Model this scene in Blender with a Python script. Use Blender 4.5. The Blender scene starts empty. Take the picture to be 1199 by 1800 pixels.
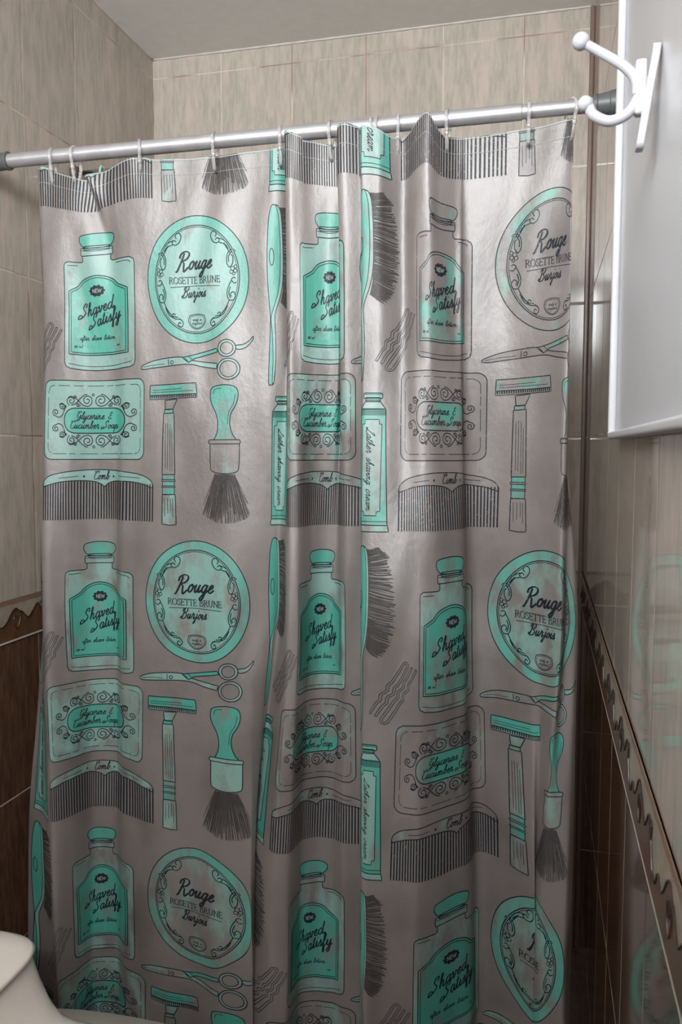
import bpy, math, random
import numpy as np
from mathutils import Vector
from mathutils.geometry import tessellate_polygon

# ------------------------------------------------------------------ camera, light, exposure
EYE = 1.40                                    # camera height above the floor
YAW, PITCH, FOCAL = 13.8, 4.45, 1441.0        # degrees, degrees, pixels at 1800 tall
ROD_Y, BACK_Y, LEFT_X, RIGHT_X, REAR_Y = 1.40, 2.156, -1.063, 0.1035, -0.42
CEIL = EYE + 1.066
random.seed(5)
rng = np.random.default_rng(5)

sc = bpy.context.scene
sc.view_settings.view_transform = 'Standard'
sc.view_settings.look = 'None'
sc.view_settings.gamma = 1.0
sc.view_settings.use_curve_mapping = False
sc.view_settings.exposure = -0.12
sc.cycles.max_bounces = 10
sc.cycles.transparent_max_bounces = 12
sc.cycles.use_denoising = True

cam = bpy.data.cameras.new('camera')
cam_o = bpy.data.objects.new('camera', cam)
sc.collection.objects.link(cam_o)
cam_o.location = (0, 0, EYE)
cam_o.rotation_euler = (math.radians(90 - PITCH), 0, math.radians(YAW))
cam.sensor_fit = 'VERTICAL'
cam.sensor_height = 22.5
cam.lens = FOCAL / 1800 * 22.5
cam.clip_start = 0.02
cam.dof.use_dof = True
cam.dof.focus_distance = 1.42
cam.dof.aperture_fstop = 7.1
sc.camera = cam_o

world = bpy.data.worlds.new('world')
sc.world = world
world.use_nodes = True
bg = world.node_tree.nodes['Background']
bg.inputs[0].default_value = (0.80, 0.90, 1.0, 1)
bg.inputs[1].default_value = 1.0

WIN = (-0.95, 0.085, EYE + 0.52, EYE + 1.03)  # x0 x1 z0 z1 of the high window in the rear wall
sun = bpy.data.lights.new('window_daylight', 'AREA')
sun.shape = 'RECTANGLE'
sun.size, sun.size_y = WIN[1] - WIN[0] - 0.06, WIN[3] - WIN[2] - 0.08
sun.energy = 76.0
sun.color = (0.93, 0.97, 1.0)
sun_o = bpy.data.objects.new('window_daylight', sun)
sc.collection.objects.link(sun_o)
sun_o.location = ((WIN[0] + WIN[1]) / 2, REAR_Y - 0.25, (WIN[2] + WIN[3]) / 2)
sun_o.rotation_euler = (math.radians(104), 0, 0)

# ------------------------------------------------------------------ helpers
def ray(px, py):
    y, p = math.radians(YAW), math.radians(PITCH)
    fw = np.array([-math.sin(y) * math.cos(p), math.cos(y) * math.cos(p), -math.sin(p)])
    rt = np.array([math.cos(y), math.sin(y), 0.0])
    up = np.cross(rt, fw)
    d = fw + rt * (px - 600) / FOCAL - up * (py - 900) / FOCAL
    return d / d[1]

def mesh_obj(name, verts, faces, mats, parent=None, midx=None, smooth=False):
    me = bpy.data.meshes.new(name)
    me.from_pydata([tuple(v) for v in verts], [], [tuple(f) for f in faces])
    for m in (mats if isinstance(mats, (list, tuple)) else [mats]):
        me.materials.append(m)
    if midx is not None:
        me.polygons.foreach_set('material_index', np.asarray(midx, dtype=np.int32))
    if smooth:
        me.polygons.foreach_set('use_smooth', np.ones(len(me.polygons), dtype=bool))
    me.update()
    o = bpy.data.objects.new(name, me)
    sc.collection.objects.link(o)
    if parent is not None:
        o.parent = parent
    return o

class MB:
    """collects shapes into one mesh"""
    def __init__(self):
        self.v, self.f, self.m = [], [], []
    def add(self, vs, fs, m=0):
        b = len(self.v)
        self.v += [tuple(v) for v in vs]
        self.f += [tuple(b + i for i in f) for f in fs]
        self.m += [m] * len(fs)
    def box(self, x0, x1, y0, y1, z0, z1, m=0):
        vs = [(x, y, z) for x in (x0, x1) for y in (y0, y1) for z in (z0, z1)]
        self.add(vs, [(0, 1, 3, 2), (4, 6, 7, 5), (0, 4, 5, 1), (2, 3, 7, 6), (0, 2, 6, 4), (1, 5, 7, 3)], m)
    def loft(self, rings, m=0, cap=True, closed=False):
        n = len(rings[0]); vs = [p for r in rings for p in r]; fs = []
        k = len(rings)
        for i in range(k if closed else k - 1):
            j = (i + 1) % k
            for a in range(n):
                c = (a + 1) % n
                fs.append((i * n + a, i * n + c, j * n + c, j * n + a))
        if cap and not closed:
            fs.append(tuple(reversed(range(n))))
            fs.append(tuple((k - 1) * n + a for a in range(n)))
        self.add(vs, fs, m)
    def tube(self, pts, rad, n=12, m=0, closed=False):
        P = [Vector(p) for p in pts]; k = len(P)
        R = rad if isinstance(rad, (list, tuple)) else [rad] * k
        rings = []; nrm = None
        for i in range(k):
            if closed:
                t = (P[(i + 1) % k] - P[i - 1]).normalized()
            else:
                t = (P[min(i + 1, k - 1)] - P[max(i - 1, 0)]).normalized()
            if nrm is None:
                nrm = t.cross(Vector((0.31, 0.17, 0.93)))
                if nrm.length < 0.1:
                    nrm = t.cross(Vector((1, 0, 0)))
            nrm = (nrm - t * nrm.dot(t)).normalized()
            b = t.cross(nrm)
            rings.append([P[i] + (nrm * math.cos(2 * math.pi * a / n) + b * math.sin(2 * math.pi * a / n)) * R[i] for a in range(n)])
        self.loft(rings, m, not closed, closed)
    def ball(self, c, r, m=0, n=16):
        rings = []
        for i in range(1, n):
            t = math.pi * i / n
            rings.append([(c[0] + r * math.sin(t) * math.cos(2 * math.pi * a / n), c[1] + r * math.sin(t) * math.sin(2 * math.pi * a / n), c[2] + r * math.cos(t)) for a in range(n)])
        self.loft(rings, m)
    def build(self, name, mats, parent=None, smooth=False, bevel=0, seg=3, subsurf=0, auto=None):
        o = mesh_obj(name, self.v, self.f, mats, parent, self.m, smooth or bevel > 0 or subsurf > 0)
        if bevel:
            b = o.modifiers.new('bevel', 'BEVEL'); b.width = bevel; b.segments = seg; b.limit_method = 'ANGLE'
            w = o.modifiers.new('wn', 'WEIGHTED_NORMAL')
        if subsurf:
            s = o.modifiers.new('sub', 'SUBSURF'); s.levels = subsurf; s.render_levels = subsurf
        return o

def tag(o, label=None, cat=None, group=None, kind=None):
    if label: o['label'] = label
    if cat: o['category'] = cat
    if group: o['group'] = group
    if kind: o['kind'] = kind
    return o

def empty(name, loc, label, cat, group=None):
    o = bpy.data.objects.new(name, None)
    sc.collection.objects.link(o)
    o.location = loc
    return tag(o, label, cat, group)

def catmull(pts, n=6, closed=False):
    P = [np.array(p, float) for p in pts]
    k = len(P)
    if k < 3:
        return P
    out = []
    for i in range(k if closed else k - 1):
        p1, p2 = P[i], P[(i + 1) % k]
        p0 = P[i - 1] if (closed or i > 0) else 2 * p1 - p2
        p3 = P[(i + 2) % k] if (closed or i + 2 < k) else 2 * p2 - p1
        for t in np.arange(n) / n:
            out.append(0.5 * (2 * p1 + (p2 - p0) * t + (2 * p0 - 5 * p1 + 4 * p2 - p3) * t * t + (3 * p1 - p0 - 3 * p2 + p3) * t ** 3))
    if not closed:
        out.append(P[-1])
    return out

# ------------------------------------------------------------------ materials
def srgb(r, g, b):
    f = lambda c: (c / 255 / 12.92) if c / 255 <= 0.04045 else ((c / 255 + 0.055) / 1.055) ** 2.4
    return (f(r), f(g), f(b), 1)

class NT:
    def __init__(self, name):
        self.mat = bpy.data.materials.new(name)
        self.mat.use_nodes = True
        self.t = self.mat.node_tree
        self.p = self.t.nodes['Principled BSDF']
        self.out = self.t.nodes['Material Output']
    def n(self, typ, **kw):
        nd = self.t.nodes.new(typ)
        for k, v in kw.items():
            setattr(nd, k, v)
        return nd
    def link(self, a, b):
        self.t.links.new(a, b)
    def setin(self, nd, i, v):
        if hasattr(v, 'is_output') or isinstance(v, bpy.types.NodeSocket):
            self.link(v, nd.inputs[i])
        else:
            nd.inputs[i].default_value = v
    def math(self, op, a, b=0.0, c=None):
        nd = self.n('ShaderNodeMath', operation=op)
        self.setin(nd, 0, a); self.setin(nd, 1, b)
        if c is not None: self.setin(nd, 2, c)
        return nd.outputs[0]
    def mix(self, fac, a, b):
        nd = self.n('ShaderNodeMix', data_type='RGBA')
        self.setin(nd, 0, fac); self.setin(nd, 6, a); self.setin(nd, 7, b)
        return nd.outputs[2]
    def noise(self, vec, scale, detail=3.0, rough=0.5):
        nd = self.n('ShaderNodeTexNoise')
        if vec is not None: self.link(vec, nd.inputs['Vector'])
        nd.inputs['Scale'].default_value = scale
        nd.inputs['Detail'].default_value = detail
        nd.inputs['Roughness'].default_value = rough
        return nd.outputs[0]
    def ramp(self, v, a, b):
        nd = self.n('ShaderNodeMapRange')
        self.setin(nd, 0, v); nd.inputs[1].default_value = a; nd.inputs[2].default_value = b
        return nd.outputs[0]
    def coords(self, scale=(1, 1, 1)):
        tc = self.n('ShaderNodeTexCoord')
        mp = self.n('ShaderNodeMapping')
        mp.inputs['Scale'].default_value = scale
        self.link(tc.outputs['Object'], mp.inputs['Vector'])
        return mp.outputs[0]
    def bump(self, h, strength, dist=0.002, to=None):
        b = self.n('ShaderNodeBump')
        b.inputs['Strength'].default_value = strength
        b.inputs['Distance'].default_value = dist
        self.link(h, b.inputs['Height'])
        self.link(b.outputs[0], (to or self.p).inputs['Normal'])
        return b.outputs[0]

def plain(name, col, rough=0.4, metal=0.0, spec=0.5, noise_amt=0.06):
    m = NT(name)
    nz = m.noise(m.coords(), 40.0)
    c2 = tuple(max(0, x * (1 - 3 * noise_amt)) for x in col[:3]) + (1,)
    m.link(m.mix(m.ramp(nz, 0.3, 0.8), col, c2), m.p.inputs['Base Color'])
    m.p.inputs['Roughness'].default_value = rough
    m.p.inputs['Metallic'].default_value = metal
    m.p.inputs['Specular IOR Level'].default_value = spec
    return m.mat

BEIGE_A, BEIGE_B, BEIGE_C = srgb(184, 174, 163), srgb(168, 160, 149), srgb(194, 178, 168)
BROWN_A, BROWN_B = srgb(104, 76, 58), srgb(74, 51, 38)
GROUT = srgb(196, 184, 168)
ROWS = [1.014, 0.690, 0.359, 0.026, -0.398, -0.730, -1.045]   # heights of grout lines relative to the eye

def tile_material(name, axis, phase, gloss=0.13, tile=0.2, grout_w=0.0018):
    m = NT(name)
    tc = m.n('ShaderNodeTexCoord')
    sep = m.n('ShaderNodeSeparateXYZ')
    m.link(tc.outputs['Object'], sep.inputs[0])
    along, z = sep.outputs[axis], sep.outputs[2]
    sc3 = (120, 120, 20)
    mp = m.n('ShaderNodeMapping'); mp.inputs['Scale'].default_value = sc3
    m.link(tc.outputs['Object'], mp.inputs['Vector'])
    streak = m.noise(mp.outputs[0], 1.0, 4, 0.6)
    mp2 = m.n('ShaderNodeMapping'); mp2.inputs['Scale'].default_value = (30, 30, 8.0)
    m.link(tc.outputs['Object'], mp2.inputs['Vector'])
    broad = m.noise(mp2.outputs[0], 1.0, 3, 0.6)
    # each tile a slightly different tone
    cell = m.math('FLOOR', m.math('DIVIDE', m.math('SUBTRACT', along, phase), tile))
    row = m.math('FLOOR', m.math('DIVIDE', m.math('SUBTRACT', z, EYE + 0.026), 0.332))
    wn = m.n('ShaderNodeTexWhiteNoise', noise_dimensions='2D')
    cb = m.n('ShaderNodeCombineXYZ'); m.link(cell, cb.inputs[0]); m.link(row, cb.inputs[1])
    m.link(cb.outputs[0], wn.inputs['Vector'])
    beige = m.mix(m.ramp(streak, 0.40, 0.62), BEIGE_B, BEIGE_A)
    beige = m.mix(m.math('MULTIPLY', m.ramp(broad, 0.48, 0.66), 0.75), beige, BEIGE_C)
    brown = m.mix(m.ramp(streak, 0.35, 0.68), BROWN_B, BROWN_A)
    lower = m.math('LESS_THAN', z, EYE - 0.355)
    col = m.mix(lower, beige, brown)
    col = m.mix(m.math('MULTIPLY', wn.outputs[0], 0.14), col, (0.12, 0.09, 0.07, 1))
    # grout mask
    fr = m.math('FRACT', m.math('DIVIDE', m.math('SUBTRACT', along, phase), tile))
    d = m.math('MULTIPLY', m.math('MINIMUM', fr, m.math('SUBTRACT', 1.0, fr)), tile)
    for zr in ROWS:
        d = m.math('MINIMUM', d, m.math('ABSOLUTE', m.math('SUBTRACT', z, EYE + zr)))
    mask = m.math('LESS_THAN', d, grout_w * 0.75)
    stain = m.ramp(m.noise(m.coords(), 9.0, 2), 0.45, 0.62)
    gcol = m.mix(stain, GROUT, srgb(140, 112, 100))
    m.link(m.mix(mask, col, gcol), m.p.inputs['Base Color'])
    m.link(m.math('ADD', m.math('MULTIPLY', mask, 0.5), gloss), m.p.inputs['Roughness'])
    soft = m.ramp(d, 0.0, 0.004)
    hh = m.math('ADD', soft, m.math('MULTIPLY', streak, 0.04))
    m.bump(hh, 0.35, 0.0012)
    m.p.inputs['Specular IOR Level'].default_value = 0.55
    return m.mat

M = {}
M['tile_left'] = tile_material('left_tiles', 1, 2.156)
M['tile_back'] = tile_material('back_tiles', 0, LEFT_X)
M['tile_right'] = tile_material('right_tiles', 1, 1.20, gloss=0.05)
M['ceiling'] = plain('ceiling_paint', srgb(238, 236, 231), 0.8, 0, 0.2, 0.02)
M['sealant'] = plain('white_sealant', srgb(200, 194, 186), 0.7)
M['corner'] = plain('brown_corner_profile', srgb(118, 97, 87), 0.35)
M['border_bar'] = plain('border_bar', srgb(138, 110, 92), 0.3)
M['border_brown'] = plain('border_brown', srgb(104, 74, 54), 0.25, noise_amt=0.15)
M['border_beige'] = plain('border_beige', srgb(166, 154, 138), 0.25, noise_amt=0.1)
M['border_line'] = plain('border_line', srgb(44, 32, 28), 0.4)
M['white_paint'] = plain('white_gloss_paint', srgb(182, 182, 186), 0.3, noise_amt=0.01)
M['white_enamel'] = plain('white_enamel', srgb(170, 169, 174), 0.3, noise_amt=0.01)
M['porcelain'] = plain('cream_porcelain', srgb(240, 230, 221), 0.12, noise_amt=0.01)
M['seam'] = plain('shadow_gap', srgb(120, 112, 108), 0.6)
M['alu'] = plain('brushed_aluminium', (0.50, 0.49, 0.51, 1), 0.42, 0.65)
M['chrome'] = plain('chrome', (0.75, 0.75, 0.76, 1), 0.12, 1.0)
M['grey_plastic'] = plain('grey_plastic', srgb(84, 86, 86), 0.45)
M['dark_plastic'] = plain('dark_plastic', srgb(78, 68, 62), 0.45)
M['mint_plastic'] = plain('mint_plastic', srgb(170, 205, 192), 0.35)
M['floor'] = plain('floor_tile', srgb(104, 82, 70), 0.25, noise_amt=0.12)

gl = NT('clear_plastic')
gl.p.inputs['Transmission Weight'].default_value = 0.80
gl.p.inputs['Roughness'].default_value = 0.10
gl.p.inputs['IOR'].default_value = 1.46
gl.link(gl.mix(gl.noise(gl.coords(), 60.0), (0.97, 0.95, 0.94, 1), (0.90, 0.88, 0.88, 1)), gl.p.inputs['Base Color'])
M['clear'] = gl.mat

gp = NT('window_glass')
gp.p.inputs['Transmission Weight'].default_value = 1.0
gp.p.inputs['Roughness'].default_value = 0.25
gp.p.inputs['IOR'].default_value = 1.02
gp.link(gp.mix(gp.noise(gp.coords(), 20.0), (1, 1, 1, 1), (0.96, 0.98, 0.98, 1)), gp.p.inputs['Base Color'])
M['glass'] = gp.mat

VINYL_A, VINYL_B = (0.285, 0.252, 0.245, 1), (0.20, 0.173, 0.167, 1)
def vinyl(name, col=None, ink=False, cover=1.0):
    """frosted curtain film; printed inks are the same film with a pigment that fades in blotches, from rubbing and painted glare"""
    m = NT(name)
    co = m.coords()
    blotch = m.noise(co, 7.0, 5, 0.62)
    base = m.mix(m.ramp(blotch, 0.42, 0.64), VINYL_A, VINYL_B)
    if col is None:
        c = base
    else:
        at = m.n('ShaderNodeAttribute', attribute_name='wear_glare')
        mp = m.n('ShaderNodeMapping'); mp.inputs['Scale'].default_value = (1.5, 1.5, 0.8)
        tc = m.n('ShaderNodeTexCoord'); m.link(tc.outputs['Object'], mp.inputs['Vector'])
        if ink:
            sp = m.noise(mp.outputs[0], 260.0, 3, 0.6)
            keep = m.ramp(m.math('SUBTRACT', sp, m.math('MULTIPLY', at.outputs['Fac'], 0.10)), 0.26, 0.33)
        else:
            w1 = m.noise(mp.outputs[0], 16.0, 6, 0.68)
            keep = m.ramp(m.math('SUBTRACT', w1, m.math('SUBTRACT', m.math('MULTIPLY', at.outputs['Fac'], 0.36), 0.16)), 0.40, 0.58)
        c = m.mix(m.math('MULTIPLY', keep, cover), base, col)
    p = m.p
    m.link(c, p.inputs['Base Color'])
    p.inputs['Roughness'].default_value = 0.48
    p.inputs['Specular IOR Level'].default_value = 0.45 if ink else (2.0 if col is None else 1.3)
    w = m.noise(m.coords((1, 1, 0.7)), 85.0, 5, 0.62)
    w2 = m.noise(m.coords((1, 1, 0.5)), 9.0, 2, 0.5)
    nrm = m.bump(m.math('ADD', m.math('MULTIPLY', w, 0.42), w2), 0.62, 0.004)
    tr = m.n('ShaderNodeBsdfTranslucent')
    m.link(c if ink else m.mix(0.6, c, (0.86, 0.80, 0.77, 1)), tr.inputs['Color'])
    m.link(nrm, tr.inputs['Normal'])
    mx = m.n('ShaderNodeMixShader')
    mx.inputs[0].default_value = 0.44
    m.link(p.outputs[0], mx.inputs[1]); m.link(tr.outputs[0], mx.inputs[2])
    m.link(mx.outputs[0], m.out.inputs[0])
    return m.mat
VIN, MINT, PALE, RING, INK, GREYINK, KNOCK = range(7)
VMATS = [vinyl('frosted_vinyl'), vinyl('mint_print', (0.068, 0.45, 0.35, 1)), vinyl('pale_mint_print', (0.29, 0.51, 0.455, 1)),
         vinyl('aqua_print', (0.13, 0.50, 0.405, 1)), vinyl('ink_print', (0.018, 0.026, 0.034, 1), True),
         vinyl('bristle_print', (0.060, 0.054, 0.052, 1), True, 0.85), vinyl('knockout_print', (0.55, 0.62, 0.60, 1), True)]

# ------------------------------------------------------------------ the room
def wall(name, box, mat):
    b = MB(); b.box(*box)
    return tag(b.build(name, mat), kind='structure')
T = 0.08
wall('wall_left', (LEFT_X - T, LEFT_X, REAR_Y, BACK_Y + T, -0.05, CEIL), M['tile_left'])
wall('wall_back', (LEFT_X, RIGHT_X, BACK_Y, BACK_Y + T, -0.05, CEIL), M['tile_back'])
wall('wall_right', (RIGHT_X, RIGHT_X + T, REAR_Y, BACK_Y + T, -0.05, CEIL), M['tile_right'])
b = MB()
x0, x1, z0, z1 = WIN
TR = 0.36                                    # unseen rear wall made thick; its deep reveal cuts light falling downward
b.box(LEFT_X - T, x0, REAR_Y - TR, REAR_Y, -0.05, CEIL); b.box(x1, RIGHT_X + T, REAR_Y - TR, REAR_Y, -0.05, CEIL)
b.box(x0, x1, REAR_Y - TR, REAR_Y, -0.05, z0); b.box(x0, x1, REAR_Y - TR, REAR_Y, z1, CEIL)
tag(b.build('wall_rear', tile_material('rear_tiles', 0, LEFT_X)), kind='structure')
wall('ceiling', (LEFT_X - T, RIGHT_X + T, REAR_Y - TR, BACK_Y + T, CEIL, CEIL + T), M['ceiling'])
b = MB(); b.box(LEFT_X, RIGHT_X, REAR_Y, BACK_Y, -0.05, 0.0); b.box(LEFT_X, RIGHT_X, ROD_Y + 0.16, BACK_Y, 0.0, 0.09)
tag(b.build('floor', M['floor']), kind='structure')
wr = tag(bpy.data.objects.new('window_1', None), kind='structure'); sc.collection.objects.link(wr)
b = MB()
for bx in ((x0, x0 + 0.035, z0, z1), (x1 - 0.035, x1, z0, z1), (x0, x1, z0, z0 + 0.035), (x0, x1, z1 - 0.035, z1), (x0 * 0.5 + x1 * 0.5 - 0.02, x0 * 0.5 + x1 * 0.5 + 0.02, z0, z1)):
    b.box(bx[0], bx[1], REAR_Y - 0.32, REAR_Y - 0.275, bx[2], bx[3])
b.build('window_frame', M['white_paint'], wr, bevel=0.003)
b = MB(); b.box(x0 + 0.03, x1 - 0.03, REAR_Y - 0.302, REAR_Y - 0.297, z0 + 0.03, z1 - 0.03)
b.build('window_pane', M['glass'], wr)

# sealant bead where the tiles meet the ceiling, and the brown profile in the right corner
b = MB()
def bead(p, q, n=60):
    pts = [np.array(p) + (np.array(q) - np.array(p)) * i / n for i in range(n + 1)]
    b.tube(pts, [0.0022 + 0.0022 * random.random() for _ in pts], 6)
bead((LEFT_X + 0.001, 0.6, CEIL - 0.001), (LEFT_X + 0.001, BACK_Y, CEIL - 0.001))
bead((LEFT_X, BACK_Y - 0.001, CEIL - 0.001), (RIGHT_X, BACK_Y - 0.001, CEIL - 0.001))
tag(b.build('trim_1', M['sealant'], smooth=True), kind='structure')
b = MB(); b.box(RIGHT_X - 0.011, RIGHT_X, BACK_Y - 0.006, BACK_Y, 0.09, CEIL)
tag(b.build('trim_2', M['corner'], bevel=0.003), kind='structure')

def border(name, o, d, nrm, length):
    """decorated tile band: half round bar, wavy two tone field, dark scroll line"""
    o, d, nrm, up = np.array(o, float), np.array(d, float), np.array(nrm, float), np.array([0, 0, 1.0])
    b = MB()
    P = lambda s, h, t: o + d * s + up * h + nrm * t
    def slab(s0, s1, h0, h1, t, m):
        b.add([P(s, h, tt) for s in (s0, s1) for h in (h0, h1) for tt in (0, t)],
              [(0, 1, 3, 2), (4, 6, 7, 5), (0, 4, 5, 1), (2, 3, 7, 6), (0, 2, 6, 4), (1, 5, 7, 3)], m)
    slab(0, length, 0, 0.086, 0.002, 0)
    slab(0, length, 0.077, 0.086, 0.0026, 1)
    slab(0, length, -0.002, 0.002, 0.0025, 4)
    wave = catmull([(0, .048), (.012, .026), (.026, .022), (.034, .027), (.046, .040), (.062, .034), (.078, .042), (.096, .060), (.110, .066), (.122, .058), (.13, .056), (.15, .040), (.166, .050), (.184, .064), (.2, .048)], 5)
    curl = catmull([(.122, .058), (.124, .044), (.113, .024), (.102, .034), (.103, .048), (.112, .050), (.114, .041), (.108, .038)], 6)
    curl2 = catmull([(.0, .048), (.004, .062), (-.006, .064), (-.008, .050), (.0, .040)], 6)
    for k in range(int(length / 0.2) + 1):
        s = k * 0.2
        for a, c in zip(wave[:-1], wave[1:]):
            if s + c[0] <= length:
                b.add([P(s + a[0], 0.002, .0026), P(s + c[0], 0.002, .0026), P(s + c[0], c[1], .0026), P(s + a[0], a[1], .0026)], [(0, 1, 2, 3)], 2)
        for path in (wave, curl, curl2):
            pts = [P(min(max(s + a[0], 0.001), length - .001), a[1], .003) for a in path]
            if s + path[-1][0] <= length:
                b.tube(pts, 0.0009, 6, 3)
    return tag(b.build(name, [M['border_beige'], M['border_bar'], M['border_brown'], M['border_line'], M['sealant']]), kind='structure')
BZ = EYE - 0.398
border('trim_3', (LEFT_X, 1.567 - 1.6, BZ), (0, 1, 0), (1, 0, 0), BACK_Y - 1.567 + 1.6)
border('trim_4', (LEFT_X, BACK_Y, BZ), (1, 0, 0), (0, -1, 0), RIGHT_X - LEFT_X)
border('trim_5', (RIGHT_X, BACK_Y, BZ), (0, -1, 0), (-1, 0, 0), BACK_Y - REAR_Y)

# ------------------------------------------------------------------ curtain surface: u across the cloth, v down from the hem
PU, PV, DU, DV = 0.58, 0.591, 0.0029, 0.0197
U0, U1, V1 = -0.1015, 1.6588, 1.773
HEM = EYE + 0.525
#   u      x(px) and depth offset at rows y = 480, 1080, 1620 ; depth offset at the hem
FOLDS = [
 (-.102,  96, .050,   80, .045,   52, .020,  .030),
 (-.060,  84, .040,   76, .035,   79, .000,  .030),
 (-.030,  78, .025,   74, .012,   89,-.014,  .015),
 ( .000,77.5,-.004,   79,-.012,   97,-.020, -.004),
 ( .050, 112,-.006,  115, .004,  129, .002, -.004),
 ( .105, 155, .006,  160, .030,  166, .036, -.014),
 ( .158, 197, .008,  201, .042,  203, .044,  .010),
 ( .172, 208, .005,  210, .042,  212, .042,  .003),
 ( .180, 214, .002,  211, .024,  216, .030,  .000),
 ( .205, 236, .000,  234, .016,  236, .020, -.008),
 ( .240, 260, .000,  257, .010,  261, .012, -.004),
 ( .345, 346, .002,  346, .000,  348, .000,  .004),
 ( .400, 392, .004,  395,-.006,  396,-.012,  .006),
 ( .450, 438, .006,  440, .004,  443,-.014,  .008),
 ( .478, 462, .006,  464, .010,  449, .000,  .006),
 ( .500, 480, .008,  481, .016,  441, .018,  .006),
 ( .525, 498, .014,  492, .022,  436, .020,  .012),
 ( .545, 509, .022,  498, .012,  448, .004,  .018),
 ( .560, 511, .014,  501,-.006,  458,-.012,  .014),
 ( .575,503.5,-.006, 504,-.020,  468,-.022, -.016),
 ( .590, 510,-.014,  508,-.030,  479,-.028, -.024),
 ( .630, 528,-.010,  525,-.026,  508,-.022, -.020),
 ( .670, 555, .004,  543, .006,  526, .010, -.006),
 ( .708, 581, .010,  563, .022,  545, .020,  .000),
 ( .735, 597, .008,  581, .026,  566, .026,  .000),
 ( .755, 604, .026,  592, .024,  584, .026,  .012),
 ( .770,597.5, .006, 600, .016,  594, .022, -.016),
 ( .790, 608,-.006,  609, .010,  608, .018, -.024),
 ( .825, 638, .004,  638, .014,  638, .020, -.016),
 ( .900, 700, .030,  700, .030,  700, .032,  .020),
 ( .945, 735, .040,  735, .040,  735, .040,  .030),
 ( .965, 735, .028,  735, .028,  735, .028,  .024),
 (1.020, 684, .018,  684, .010,  684, .004,  .012),
 (1.066, 636,-.006,635.5,-.030,  635,-.038, -.014),
 (1.078, 636,-.018, 635,-.048, 634.5,-.056, -.026),
 (1.115, 667,-.016,  654,-.054,  649,-.060, -.024),
 (1.135, 683,-.010,  675,-.054,  665,-.058, -.012),
 (1.160, 708, .002,  702,-.052,  687,-.056, -.002),
 (1.210, 733,-.010,  738,-.048,  727,-.056, -.024),
 (1.250, 754,-.016,  768,-.036,  762,-.040, -.030),
 (1.290, 775,-.004,  799,-.014,  797,-.016, -.010),
 (1.325, 803, .014,  817, .006,  824, .004,  .008),
 (1.338, 811, .014,  820, .020,  831, .014,  .010),
 (1.348, 813, .020,  817, .030,  833, .024,  .012),
 (1.362, 825, .026,  826, .040,  839, .032,  .012),
 (1.385, 853, .026,  845, .044,  852, .034,  .012),
 (1.410, 882, .024,  866, .042,  872, .026,  .012),
 (1.455, 930, .012,  912, .026,  920, .000,  .010),
 (1.478, 951, .006,  934, .016,  942,-.014,  .008),
 (1.505, 974,-.006,  960, .002,  934, .012,  .004),
 (1.540, 996,-.020,  988,-.014,  942,-.012,  .000),
 (1.556,1004,-.024,  992,-.004,  951,-.020, -.004),
 (1.575,1000, .004,  994, .006,  964,-.024,  .010),
 (1.610, 984, .024, 1013, .010,  995,-.024,  .024),
 (1.635, 970, .036, 1018, .020, 1003, .006,  .030),
 (1.660, 955, .044, 1017, .040, 1006, .020,  .034)]
SAG = [(-.1, .004), (0, .0), (.035, .012), (.075, .024), (.105, .032), (.15, .020), (.20, .003), (.235, .0), (.26, .006), (.345, .008), (.45, .004), (.535, .0), (.575, -.016), (.62, -.008),
       (.70, .006), (.74, .010), (.785, -.018), (.82, -.012), (.95, 0), (1.06, -.008), (1.09, -.010), (1.12, .0), (1.155, .010), (1.20, -.004), (1.245, -.022), (1.275, .002), (1.30, .012),
       (1.345, .012), (1.45, .006), (1.53, .002), (1.56, -.004), (1.66, .0)]

def pchip(x, y, xi):
    x, y = np.asarray(x, float), np.asarray(y, float)
    h = np.diff(x); dl = np.diff(y) / h
    m = np.zeros_like(y)
    for i in range(1, len(x) - 1):
        if dl[i - 1] * dl[i] > 0:
            w1, w2 = 2 * h[i] + h[i - 1], h[i] + 2 * h[i - 1]
            m[i] = (w1 + w2) / (w1 / dl[i - 1] + w2 / dl[i])
    m[0], m[-1] = dl[0], dl[-1]
    k = np.clip(np.searchsorted(x, xi) - 1, 0, len(h) - 1)
    t = (xi - x[k]) / h[k]
    return (y[k] * (1 + 2 * t) * (1 - t) ** 2 + h[k] * m[k] * t * (1 - t) ** 2 + y[k + 1] * t * t * (3 - 2 * t) + h[k] * m[k + 1] * t * t * (t - 1))

NU = int(round((U1 - U0) / DU)) + 1
NV = int(round(V1 / DV)) + 1
uu = U0 + DU * np.arange(NU)
vv = DV * np.arange(NV)
fu = [f[0] for f in FOLDS]
def smooth1(a, s=1.6):
    k = np.exp(-0.5 * (np.arange(-6, 7) / s) ** 2); k /= k.sum()
    return np.convolve(np.pad(a, 6, 'edge'), k, 'valid')
LEV = []
for li, py in ((0, 480), (1, 1080), (2, 1620)):
    X, Y = [], []
    for f in FOLDS:
        y = ROD_Y + f[2 + 2 * li] * (1.0, 1.45, 1.5)[li]
        X.append(ray(f[1 + 2 * li], py)[0] * y); Y.append(y)
    LEV.append((smooth1(pchip(fu, X, uu)), smooth1(pchip(fu, Y, uu))))
Xtop = LEV[0][0]
Ytop = smooth1(pchip(fu, [ROD_Y + f[7] for f in FOLDS], uu))
sag = smooth1(pchip([s[0] for s in SAG], [s[1] for s in SAG], uu), 3)
sag = np.where(Ytop > ROD_Y - 0.0165, np.maximum(sag, 0.0015), sag)      # hem stays under the rod unless it hangs in front of it
levels_v = [0.0, 0.27, 0.82, 1.36, 1.80]
LX = [Xtop, LEV[0][0], LEV[1][0], LEV[2][0], LEV[2][0] + 0.35 * (LEV[2][0] - LEV[1][0])]
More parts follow.
